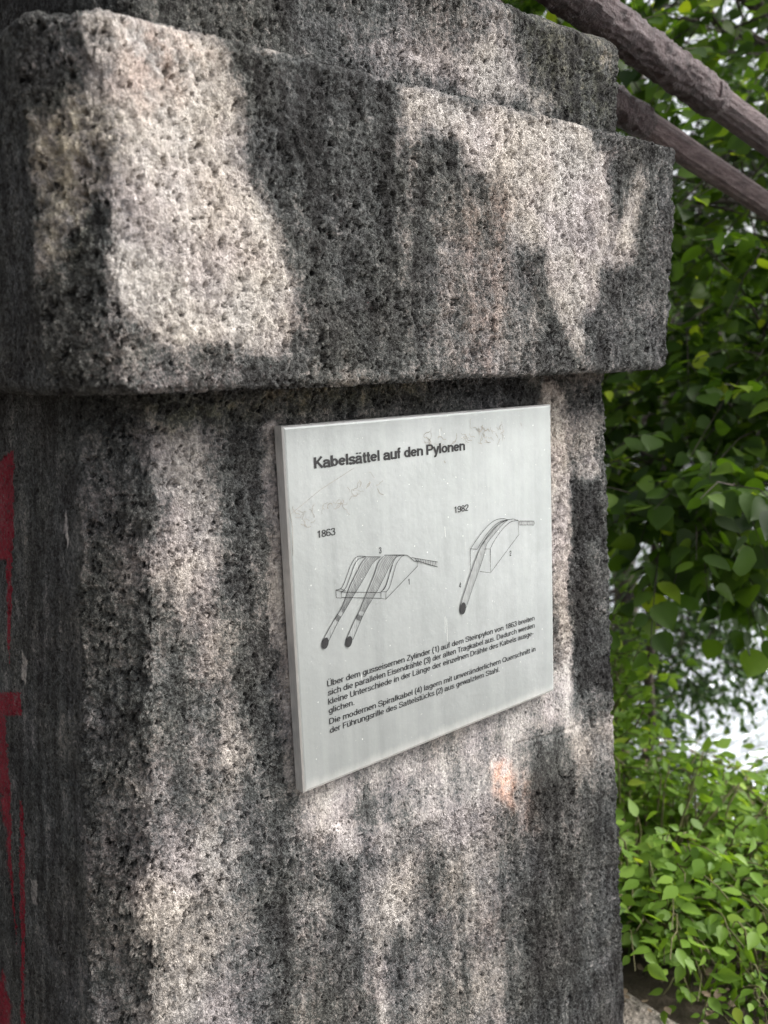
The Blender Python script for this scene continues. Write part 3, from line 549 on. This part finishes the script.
joined('title_text', [text_mesh('Kabelsättel auf den Pylonen', .0505, .0655, .318, .0170, .185)], INK, sign)
for s_, y_, w_ in (('Über dem gusseisernen Zylinder (1) auf dem Steinpylon von 1863 breiten', .4062, .4905), ('sich die parallelen Eisendrähte (3) der alten Tragkabel aus. Dadurch werden', .4208, .4905),
                   ('kleine Unterschiede in der Länge der einzelnen Drähte des Kabels ausge-', .4354, .4868), ('glichen.', .4500, .0505),
                   ('Die modernen Spiralkabel (4) lagern mit unveränderlichem Querschnitt in', .4680, .4920), ('der Führungsrille des Sattelstücks (2) aus gewalztem Stahl.', .4826, .3900)):
    joined('text_line', [text_mesh(s_, .0532, y_, w_, .0098, .125)], INK, sign)
joined('year_text', [text_mesh('1863', .0500, .1706, .0335, .0112, .125)], INK, sign)
joined('year_text', [text_mesh('1982', .3385, .1712, .0345, .0112, .125)], INK, sign)
for s_, x_, y_ in (('1', .2275, .2765), ('2', .4765, .2700), ('3', .1680, .2140), ('4', .3450, .3050)): joined('callout_number', [text_mesh(s_, x_, y_, None, .0098, .13)], INK, sign)
def fill(poly, z=.0005):
    return np.array([(p[0], -p[1], z) for p in poly]), [list(range(len(poly)))]
def disc(c, rx_, ry_, rot, z=.0011, n=18):
    V = []
    for i in range(n):
        a = i/n*2*math.pi; x = rx_*math.cos(a); y = ry_*math.sin(a)
        V.append((c[0]+x*math.cos(rot)-y*math.sin(rot), -c[1]+x*math.sin(rot)+y*math.cos(rot), z))
    return np.array(V), [list(range(n))]
LW = .0009
def curve(k, w=LW): return ribbon(smooth_line(DIAG[k]), w)
def line(k, w=LW): return ribbon(DIAG[k], w)
# two cable outlines of the 1863 drawing: a left and a right border, filled between and hatched with strands
def between(pl, n=16):
    """polygon listed around a long shape -> strand lines from one end to the other"""
    return pl
A_l = DIAG['cabA_l']; A_r = DIAG['cabA_r']; B_l = DIAG['cabB_l']; B_r = DIAG['cabB_r']
def strip(a, b, z=.0004):
    a = smooth_line(a, 4); b = smooth_line(b, 4); n = min(len(a), len(b)); V = []; F = []
    for i in range(n): V += [(a[i][0], -a[i][1], z), (b[i][0], -b[i][1], z)]
    for i in range(n-1): F.append([2*i, 2*i+1, 2*i+3, 2*i+2])
    return np.array(V), F
def lerp(a, b, f): return [(p[0]*(1-f)+q[0]*f, p[1]*(1-f)+q[1]*f) for p, q in zip(a, b)]
joined('drawing_shading', [strip(A_l, A_r), strip(B_l, B_r), strip(DIAG['cab_l'], DIAG['cab_r']), fill(DIAG['tail'], .0004), fill(DIAG['tailA'], .0004)], GREYINK, sign)
ink = [curve('bodyL'), curve('bodyL2'), line('boxL'), line('boxtop'), line('front_top'), line('front_bot'), line('boxR'), curve('curR1'),
       curve('curR2a'), line('curR2b'), line('topline'), line('topline2', .0012), curve('curve_in'), line('tail1'), line('tail2')]
for a, b in ((A_l, A_r), (B_l, B_r)):
    ink += [ribbon(smooth_line(a), LW), ribbon(smooth_line(b), LW)]
    for f_ in (.2, .4, .55, .7, .85): ink.append(ribbon(smooth_line(lerp(a[:6], b[:6], f_)), .00045))
    for k in range(7):                      # the wrapped collar
        i0 = len(a)-2; p = a[i0]; q = b[i0]; s_ = a[i0+1]; f_ = -.62+.062*k
        v = (s_[0]-p[0], s_[1]-p[1]); w1 = (p[0]+v[0]*f_*.6, p[1]+v[1]*f_*.6); w2 = (q[0]+v[0]*(f_*.6+.05), q[1]+v[1]*(f_*.6+.05))
        ink.append(ribbon([w1, ((w1[0]+w2[0])/2, (w1[1]+w2[1])/2+.0012), w2], .0006))
for k in range(9): 
    a, b = DIAG['tail1'][0], DIAG['tail1'][-1]; c, d = DIAG['tail2'][0], DIAG['tail2'][-1]
    f_ = .12+.1*k; ink.append(ribbon([(a[0]+(b[0]-a[0])*f_, a[1]+(b[1]-a[1])*f_), (c[0]+(d[0]-c[0])*(f_-.06), c[1]+(d[1]-c[1])*(f_-.06))], .0006))
for k in ('s_out', 's_in', 's_in2', 's_r'): ink.append(curve(k))
for k in ('s_rb', 'f1', 'f2', 'f3'): ink.append(line(k))
ink.append(ribbon(DIAG['tail']+[DIAG['tail'][0]], .0008))
ink += [ribbon(smooth_line(DIAG['cab_l']), LW), ribbon(smooth_line(DIAG['cab_r']), LW)]
ink += [disc(DIAG['endA'][0], .0062, .0090, -.3), disc(DIAG['endB'][0], .0062, .0090, -.3), disc(DIAG['end'][0], .0072, .0108, -.15)]
for i, p in enumerate(ink): p[0][:, 2] += .00001*i
joined('line_drawing', ink, INK, sign)
# peeled sticker traces
def squiggles(x0, x1, y0, y1, n, sd, tilt=0):
    rr = random.Random(sd); out = []
    for i in range(n):
        x = rr.uniform(x0, x1); y = rr.uniform(y0, y1)+tilt*(x-x0); a = rr.uniform(0, 6.28); pts_ = [(x, y)]
        for k in range(rr.randint(2, 7)):
            a += rr.uniform(-1.1, 1.1); x += .0035*math.cos(a); y += .0035*math.sin(a)
            if .006 < x < SW-.006 and y > .006: pts_.append((x, y))
        if len(pts_) > 1: out.append(ribbon(pts_, rr.uniform(.0004, .0010), .0004+.000004*i))
    return out
sq = squiggles(.275, .44, .028, .060, 34, 3)+squiggles(.40, .462, .026, .056, 16, 4)+squiggles(.02, .17, .128, .150, 30, 5, -.25)
sq += [ribbon([(.004, .128), (.06, .098), (.125, .072)], .0006, .0003), ribbon([(.462, .022), (.466, .040), (.463, .058)], .0006, .0003)]
sq += [ribbon([(.318, .079), (.321, .083)], .0016, .0003), ribbon([(.513, .028), (.516, .034)], .0012, .0003), ribbon([(.003, .12), (.006, .15), (.004, .19)], .0007, .0003)]
joined('sticker_trace', sq, FAINT, sign)['kind'] = 'stuff'
rr = random.Random(9)
dots = []
for i in range(60):
    x, y = rr.uniform(.02, .58), rr.uniform(.02, .54); r = rr.uniform(.0004, .0010)
    dots.append(disc((x, y), r, r*rr.uniform(.8, 1.8), rr.uniform(0, 3), .0003+.000003*i, 7))
for i in range(6):
    x = rr.choice((.31, .315, .48, .12)) + rr.uniform(-.006, .006); y = rr.uniform(.02, .5); dots.append(ribbon([(x, y), (x+rr.uniform(-.001, .001), y+rr.uniform(.01, .05))], .0006, .0002+.000004*i))
joined('lime_spots', dots, SCUFF, sign)['kind'] = 'stuff'

# ------------------------------------------------------------------ suspension cables
def cable(label, c0, direction, radius, collar_at, sleeve_r, seed, bundle=None, length=4.2):
    d = Vector(direction).normalized(); up = Vector((0, 0, 1)); sx_ = d.cross(up).normalized(); sy = sx_.cross(d)
    root = thing('suspension_cable', label, 'cable', c0, 'cables resting on the pylon top')
    def tube(l0, l1, rad, bumps, wob, seed2, ends=True, n=56, step=.006):
        V = []; F = []; L = int((l1-l0)/step); 
        for i in range(L+1):
            l = l0+(l1-l0)*i/L
            sag = .012*(l*.8)**2*0
            for k in range(n):
                a = 2*math.pi*k/n
                p = Vector((math.cos(a)*3.0, math.sin(a)*3.0, l*5+seed2))
                r = rad(l)*(1+wob*mnoise.noise(Vector((p.x*.5, p.y*.5, l*9+seed2)))+wob*.6*mnoise.noise(Vector((p.x*1.6, p.y*1.6, l*16+seed2))))
                r += bumps(a, l)
                V.append(tuple(d*l+sx_*(r*math.cos(a))+sy*(r*math.sin(a))))
        for i in range(L):
            for k in range(n): F.append((i*n+k, i*n+(k+1) % n, (i+1)*n+(k+1) % n, (i+1)*n+k))
        if ends: F.append(tuple(range(n))[::-1]); F.append(tuple(L*n+k for k in range(n)))
        return V, F
    # bare strand bundle: lengthwise wires
    wires = lambda a, l: radius*(.035*math.cos(15*a+l*.9)+.05*max(0, mnoise.noise(Vector((math.cos(a)*4, math.sin(a)*4, l*2.2+seed)))))
    V, F = tube(collar_at-.02, length, lambda l: radius, wires, .035, seed)
    link('wire_bundle', np_mesh('wire_bundle', V, F), bundle or CABLE, root)
    # painted wrapping with ragged spiral turns
    def turns(a, l):
        x = l*9-a/(2*math.pi)*.6+.5*mnoise.noise(Vector((l*6, math.cos(a), seed))); f_ = x-math.floor(x); ca, sa = math.cos(a), math.sin(a)
        rid = 1-2*abs(mnoise.noise(Vector((ca*2.2, sa*2.2, l*13+seed))))
        return sleeve_r*(.09*(f_**8)+.13*max(0, rid-.55)*2+.05*mnoise.noise(Vector((ca*7, sa*7, l*46))))
    V, F = tube(-1.0, collar_at, lambda l: sleeve_r, turns, .07, seed+9)
    link('wrapping', np_mesh('wrapping', V, F), WRAP, root)
    V, F = tube(collar_at-.035, collar_at+.02, lambda l: sleeve_r*1.055-.25*max(0, l-collar_at), lambda a, l: 0, .03, seed+4)
    link('collar', np_mesh('collar', V, F), WRAP, root)
def cable_mat(name, stretch, a, b, c_):
    t = NT(name); g = t.mapv(t.co(), stretch)
    t.L(t.ramp(t.noise(g, 12, 7, .7), [(.3, a), (.5, b), (.72, c_)]), t.b.inputs['Base Color'])
    t.b.inputs['Roughness'].default_value = .62; t.bump(t.math('ADD', t.noise(g, 26, 7, .75), t.math('MULTIPLY', t.noise(t.co(), 130, 4), .5)), .030); return t.m
CABLE = cable_mat('cable_paint', (1.2, 6, 6), (.050, .028, .032), (.135, .082, .088), (.25, .18, .18))
WRAP = cable_mat('wrapping_paint', (3, 3, 3), (.034, .020, .023), (.098, .060, .065), (.24, .18, .182))
PALECABLE = cable_mat('worn_cable_paint', (1.2, 6, 6), (.07, .040, .044), (.20, .130, .135), (.34, .26, .26))
cable('thick ribbed brown suspension cable, the upper and nearer of the two', (1.906, 1.2, 2.341), (.982, 0, -.191), .035, .18, .0405, 3)
cable('slimmer smooth brown suspension cable, the lower one behind the block corner', (1.924, 1.3, 2.254), (.978, 0, -.210), .032, .005, .0355, 21, PALECABLE)

# ------------------------------------------------------------------ foliage
def leaf_template(kind):
    if kind == 'broad':    # heart-shaped lime leaf
        prof = [(0, .10), (.10, .36), (.28, .48), (.5, .45), (.72, .28), (.88, .11), (1, 0)]
    elif kind == 'oval':
        prof = [(0, .03), (.12, .19), (.32, .30), (.55, .26), (.78, .12), (1, 0)]
    elif kind == 'blade': prof = [(0, .03), (.4, .035), (.8, .02), (1, 0)]
    else:
        prof = [(0, .02), (.25, .15), (.55, .17), (.8, .09), (1, 0)]
    V = []; F = []
    for y, w in prof:
        sag = -.10*y*y
        V += [(-w, y, .10*w+sag), (0, y, sag-.02), (w, y, .10*w+sag)]
    for i in range(len(prof)-1):
        F += [(3*i, 3*i+1, 3*i+4, 3*i+3), (3*i+1, 3*i+2, 3*i+5, 3*i+4)]
    return np.array(V, float), np.array(F)
def leaves_mesh(name, pos, direc, size, kind, flat=.6, rg=rng):
    """pos, direc arrays; every leaf tilts and rolls at random about its stalk"""
    T, FT = leaf_template(kind); n = len(pos); m = len(T)
    y = direc/np.linalg.norm(direc, axis=1, keepdims=True)
    upv = np.tile([0, 0, 1.0], (n, 1))+rg.normal(0, flat, (n, 3))
    x = np.cross(y, upv); x /= np.linalg.norm(x, axis=1, keepdims=True)+1e-9; z = np.cross(x, y)
    curl = rg.uniform(-.6, 3.2, n)
    TT = np.tile(T, (n, 1, 1)); TT[:, :, 2] *= curl[:, None]
    V = pos[:, None, :]+size[:, None, None]*(TT[:, :, 0:1]*x[:, None, :]+TT[:, :, 1:2]*y[:, None, :]+TT[:, :, 2:3]*z[:, None, :])
    F = (FT[None]+np.arange(n)[:, None, None]*m).reshape(-1, 4)
    me = bpy.data.meshes.new(name); V = V.reshape(-1, 3)
    me.vertices.add(len(V)); me.vertices.foreach_set('co', V.ravel().astype(np.float32))
    me.loops.add(F.size); me.loops.foreach_set('vertex_index', F.ravel().astype(np.int32))
    me.polygons.add(len(F)); me.polygons.foreach_set('loop_start', np.arange(0, F.size, 4, dtype=np.int32))
    me.update(calc_edges=True); me.validate()
    me.polygons.foreach_set('use_smooth', np.ones(len(me.polygons), bool))
    v = np.repeat(np.clip(rg.normal(.45, .25, n), 0, 1), m); fattr(me, 'var', v)
    return me
class Twigs:
    def __init__(s): s.V = []; s.F = []; s.n = 0
    def tube(s, pts, r0, r1, k=5):
        m = len(pts); P = [Vector(p) for p in pts]
        for i, p in enumerate(P):
            d = (P[min(i+1, m-1)]-P[max(i-1, 0)]); d = d.normalized() if d.length > 1e-9 else Vector((0, 0, 1))
            a = d.orthogonal().normalized(); b = d.cross(a); r = r0+(r1-r0)*i/(m-1)
            for j in range(k): an = 2*math.pi*j/k; s.V.append(tuple(p+a*(r*math.cos(an))+b*(r*math.sin(an))))
        for i in range(m-1):
            for j in range(k): s.F.append((s.n+i*k+j, s.n+i*k+(j+1) % k, s.n+(i+1)*k+(j+1) % k, s.n+(i+1)*k+j))
        s.n += m*k
    def mesh(s, name): return np_mesh(name, s.V, s.F)
def arc(a, b, sag, n, rg, wob=.04):
    a = np.array(a, float); b = np.array(b, float); L = np.linalg.norm(b-a); out = []
    for i in range(n):
        t_ = i/(n-1); p = a+(b-a)*t_; p[2] += sag*4*t_*(1-t_)
        if 0 < i < n-1: p += rg.normal(0, wob*L/n, 3)
        out.append(p)
    return out
def tree(label, base, top, tr, clumps, leaf, size, mat, group, kind='broad', seed=1, twigs_per=14, leaves_per=12, droop=.35, cat='tree', name='broadleaf_tree', twiglen=(.35, .7)):
    """clumps: (centre, radius xyz, density)"""
    rg = np.random.default_rng(seed); base = np.array(base, float)
    root = thing(name, label, cat, tuple(base), group)
    wood = Twigs(); tw = Twigs(); pos = []; dr = []
    tp = arc((0, 0, -.3), np.array(top)-base, 0, 12, rg, .06); wood.tube(tp, tr, tr*.35, 12)
    for cen, rad, dens in clumps:
        cen = np.array(cen, float)-base; rad = np.array(rad, float)
        j = min(range(len(tp)), key=lambda i: abs(tp[i][2]-(cen[2]-.35*np.linalg.norm(cen[:2]-tp[i][:2]))))
        j = max(j, 3); lb = arc(tp[j], cen, .12*np.linalg.norm(cen-tp[j]), 9, rg, .10); wood.tube(lb, tr*.30, .010, 7)
        nt = int(twigs_per*dens)
        for k in range(nt):
            u = rg.normal(0, 1, 3); u /= np.linalg.norm(u); q = cen+u*rad*rg.uniform(.25, 1)**.6
            st = lb[rg.integers(4, 9)]; 
            mid = st+(q-st)*.55+rg.normal(0, .05, 3)+np.array([0, 0, .06])
            tw.tube([st, mid, q], .006, .003, 4)
            for b in range(3):
                dd = (q-st)+rg.normal(0, .55, 3)*np.linalg.norm(q-st); dd /= np.linalg.norm(dd)+1e-9; dd[2] -= droop*.6; dd /= np.linalg.norm(dd)
                ln = rg.uniform(*twiglen); e = q+dd*ln; e[2] -= droop*ln*.3; m2 = q+(e-q)*.5+np.array([0, 0, .03])
                tw.tube([q, m2, e], .003, .0012, 3)
                for i in range(leaves_per):
                    f_ = (i+.5)/leaves_per; p = q+(m2-q)*2*f_ if f_ < .5 else m2+(e-m2)*(2*f_-1)
                    side = np.cross(dd, [0, 0, 1]); side /= np.linalg.norm(side)+1e-9; sg = 1 if i % 2 else -1
                    ld = dd*.55+side*sg*.9+rg.normal(0, .28, 3); ld[2] -= droop*rg.uniform(.3, 1.6)
                    pos.append(p+ld*.02); dr.append(ld)
    pos = np.array(pos); dr = np.array(dr)
    link('trunk', wood.mesh('trunk'), BARK, root); link('twigs', tw.mesh('twigs'), BARK, root)
    sz = leaf*rg.uniform(.55, 1.15, len(pos))
    link('crown', leaves_mesh('crown', pos, dr, sz, kind, .55, rg), mat, root)
    return len(pos)
def bush(label, base, stems, reach, height, leaf, mat, seed, group, kind='oval', lean=(0, 0), name='leafy_shrub', per=16, ground=True):
    rg = np.random.default_rng(seed); base = np.array(base, float)
    root = thing(name, label, 'shrub', tuple(base), group); tw = Twigs(); pos = []; dr = []
    for k in range(stems):
        a = rg.uniform(0, 2*math.pi); r0 = reach*.35*math.sqrt(rg.uniform(0, 1)); s0 = np.array([r0*math.cos(a), r0*math.sin(a), -.05])
        a2 = a+rg.normal(0, .5); rch = reach*rg.uniform(.2, 1); hh = height*rg.uniform(.35, 1)*(1-.35*(rch/reach)**2)
        e = s0+np.array([rch*math.cos(a2)+lean[0]*hh, rch*math.sin(a2)+lean[1]*hh, hh])
        pts_ = arc(s0, e, .16*hh+.06, 8, rg, .15); tw.tube(pts_, .0045, .0015, 4)
        for i in range(per):
            f_ = .15+.85*(i+rg.uniform(0, .7))/per; x = f_*7; j = min(int(x), 6); p = pts_[j]+(pts_[j+1]-pts_[j])*(x-j)
            d = pts_[j+1]-pts_[j]; d = d/np.linalg.norm(d); side = np.cross(d, [0, 0, 1]); side /= np.linalg.norm(side)+1e-9
            sg = 1 if i % 2 else -1; ld = d*.5+side*sg+rg.normal(0, .35, 3); ld[2] -= rg.uniform(0, .5)
            if p[2] < .02: continue
            q = p+ld*rg.uniform(.01, .05)
            pos.append(q); dr.append(ld)
    pos = np.array(pos); dr = np.array(dr)
    link('stems', tw.mesh('stems'), STEM, root)
    link('foliage', leaves_mesh('foliage', pos, dr, leaf*rg.uniform(.5, 1.15, len(pos)), kind, .5, rg), mat, root)
STEM = simple('green_stem', [(.3, (.06, .055, .02)), (.7, (.14, .13, .05))], 20, .7)
LIME = leaf_material('lime_leaf', (.016, .038, .007), (.055, .112, .013), (.13, .21, .03), .48, (.34, .44, .03))
DARK = leaf_material('dark_leaf', (.014, .034, .008), (.036, .080, .013), (.09, .16, .026), .40, (.24, .34, .03))
BRIGHT = leaf_material('bright_leaf', (.075, .15, .020), (.15, .26, .036), (.25, .38, .07), .40, (.36, .45, .07))
GREY = leaf_material('greygreen_leaf', (.03, .07, .022), (.06, .12, .035), (.10, .17, .06), .35, (.14, .22, .05))

# broad-leaved tree overhanging the cables
def P(dx, dy, dz, dist): return (dx*dist, dy*dist, Z0+dz*dist)
CL = [(P(.85, .50, .15, 3.9), (.55, .5, .45), 1.0), (P(.83, .47, .30, 4.1), (.5, .5, .4), .7), (P(.80, .52, .42, 4.3), (.7, .5, .45), .5),
      (P(.88, .44, .02, 3.8), (.5, .45, .4), 1.0), (P(.80, .56, .02, 4.4), (.6, .5, .45), 1.1), (P(.92, .36, .20, 4.2), (.7, .6, .6), 1.1),
      (P(.85, .47, -.10, 3.9), (.45, .45, .28), .8), (P(.91, .38, -.06, 3.8), (.5, .45, .3), .9), (P(.70, .62, .42, 5.2), (.9, .7, .7), 1.3), (P(.66, .62, .36, 5.6), (.8, .7, .6), 1.2), (P(.76, .56, .40, 4.7), (.5, .5, .4), .8)]
tree('large broad-leaved tree whose dark branches hang behind the two cables', (5.6, 2.0, -1.4), (5.3, 2.2, 4.6), .13, CL, .074, 0, LIME, 'trees on the river bank', 'broad', 3, 22, 14)
tree('drooping young lime with big pale leaves beside the lower half of the metal plate', (3.75, 2.35, -.75), (3.4, 2.2, 1.5), .035,
     [(P(.847, .48, -.19, 3.15), (.30, .25, .14), .9), (P(.875, .44, -.15, 3.1), (.3, .3, .15), .9), (P(.83, .52, -.13, 3.3), (.28, .25, .15), .6)], .088, 0, LIME, 'trees on the river bank', 'broad', 8, 10, 8, .6, 'sapling', 'lime_sapling', (.18, .35))
tree('dense dark tree farther down the bank behind the broad-leaved one', (7.2, 4.9, -3.6), (7.0, 4.8, 5.0), .16,
     [(P(.80, .53, .02, 7.6), (1.1, .9, .9), 1.3), (P(.86, .47, .15, 7.8), (1.1, .9, .9), 1.2), (P(.80, .56, .27, 7.8), (1.1, 1, .6), .8), (P(.88, .42, -.05, 7.3), (1.0, .9, .7), 1.2),
      (P(.88, .40, .34, 8), (1.0, 1, .7), .5), (P(.78, .56, -.16, 7.0), (.8, .8, .5), .8), (P(.85, .48, -.17, 6.8), (.7, .8, .3), .45), (P(.87, .45, .17, 6.6), (.7, .8, .6), 1.2), (P(.84, .50, .20, 6.4), (.6, .6, .45), 1.0), (P(.88, .42, .26, 7.0), (.7, .8, .5), .8)], .068, 0, DARK, 'trees on the river bank', 'oval', 5, 32, 16, .3)
tree('thin-leaved riverside tree with small leaves against the bright water', (5.2, 4.3, -2.6), (5.1, 4.0, 1.0), .05,
     [(P(.80, .50, -.27, 5.8), (.55, .5, .32), 1.2), (P(.83, .46, -.31, 5.7), (.55, .5, .26), .8), (P(.78, .52, -.36, 5.5), (.4, .4, .3), 1.0), (P(.86, .42, -.27, 5.9), (.5, .5, .25), .8), (P(.84, .44, -.20, 5.8), (.6, .5, .2), 1.0)],
     .055, 0, GREY, 'trees on the river bank', 'oval', 12, 24, 14, .5, 'tree', 'riverside_tree', (.2, .45))
bush('bright green shrub with oval leaves in front at the foot of the pylon', (2.22, 1.38, -.02), 150, .52, .50, .056, BRIGHT, 31, 'shrubs beside the pylon')
bush('tall bright green shrub pressed behind the right edge of the shaft', (2.45, 1.92, -.03), 180, .38, 1.0, .054, BRIGHT, 32, 'shrubs beside the pylon')
bush('sprawling light green shrub at the right, below the bright water', (2.8, 1.12, -.05), 190, .60, .26, .054, BRIGHT, 33, 'shrubs beside the pylon')
bush('lower darker shrub on the slope behind the bright shrubs', (4.2, 2.85, -.95), 100, .6, .32, .06, GREY, 34, 'shrubs beside the pylon')
# grass tufts and fallen leaves
def grass():
    n = 1500; rg = np.random.default_rng(4); x = rg.uniform(1.9, 3.4, n); y = rg.uniform(.3, 2.4, n)
    pos = np.stack([x, y, np.array([ground_height(a, b) for a, b in zip(x, y)])], 1); d = rg.normal(0, .35, (n, 3)); d[:, 2] = 1
    o = link('grass', leaves_mesh('grass', pos, d, rg.uniform(.05, .16, n), 'blade', 1.0, rg), BRIGHT)
    tag(o, 'thin grass blades growing under and around the shrubs', 'grass', None, 'stuff')
grass()
for i, (x, y, s_) in enumerate([(1.98, 1.02, .20), (2.12, .92, .24), (2.02, 1.25, .26), (2.25, 1.05, .26), (1.93, 1.33, .22)]):
    bush(['small leafy sprig at the very foot of the pylon edge', 'small leafy sprig nearest the lower right corner of the photo', 'small leafy sprig between the shaft edge and the bright shrub', 'small leafy sprig in front of the sprawling shrub', 'small leafy sprig tight behind the shaft edge'][i],
         (x, y, 0), 16, s_*1.0, s_*1.1, .045, BRIGHT, 50+i, 'small sprigs at the path edge', name='leafy_sprig', per=9)
def litter():
    n = 900; rg = np.random.default_rng(6); x = rg.uniform(1.6, 3.2, n); y = rg.uniform(.2, 2.0, n)
    pos = np.stack([x, y, np.full(n, .05)+rg.uniform(0, .01, n)], 1); d = rg.normal(0, 1, (n, 3)); d[:, 2] *= .15
    o = link('leaf_litter', leaves_mesh('leaf_litter', pos, d, rg.uniform(.012, .035, n), 'oval', .3, rg), simple('dry_leaf', [(.3, (.05, .035, .022)), (.7, (.15, .11, .07))], 5, .8))
    tag(o, 'dry brown leaf litter on the soil beside the path', 'leaf litter', None, 'stuff')
litter()
# wooded far bank across the river
def far_wood():
    rg = np.random.default_rng(14); n = 26000; d = rg.uniform(64, 82, n); u = rg.uniform(-70, 90, n)
    top = 7+3*np.sin(u*.21)+2*np.sin(u*.53+1)
    z = -6.5+(top+6)*rg.uniform(0, 1, n)**.8
    pos = np.stack([d*BX-u*BY, d*BY+u*BX, z], 1); dr = rg.normal(0, 1, (n, 3))
    o = link('far_wood', leaves_mesh('far_wood', pos, dr, rg.uniform(.9, 2.2, n), 'broad', 1, rg), DARK)
    tag(o, 'wooded far bank across the river glimpsed through the leaves', 'woods', None, 'stuff')
far_wood()
# added dark wall, never in view, that keeps light off the pylon's left face
def shade_wall():
    bm = bmesh.new(); bmesh.ops.create_cube(bm, size=1)
    for v in bm.verts: v.co = Vector((v.co.x*.5, v.co.y*6.5, v.co.z*4.6))
    bmesh.ops.bevel(bm, geom=bm.edges[:], offset=.03, segments=2, affect='EDGES')
    me = bpy.data.meshes.new('shade_wall'); bm.to_mesh(me); bm.free()
    o = link('light_blocker', me, simple('blocker_dark', [(.35, (.04, .04, .035)), (.65, (.12, .115, .105))], 4, .95, bumpd=.02, bscale=25))
    o.location = (-3.2, 3.4, 2.3); tag(o, 'added dark wall out of view that shades the left face of the pylon', 'wall')
shade_wall()
SC.render.engine = 'CYCLES'
SC.cycles.max_bounces = 8; SC.cycles.transmission_bounces = 4
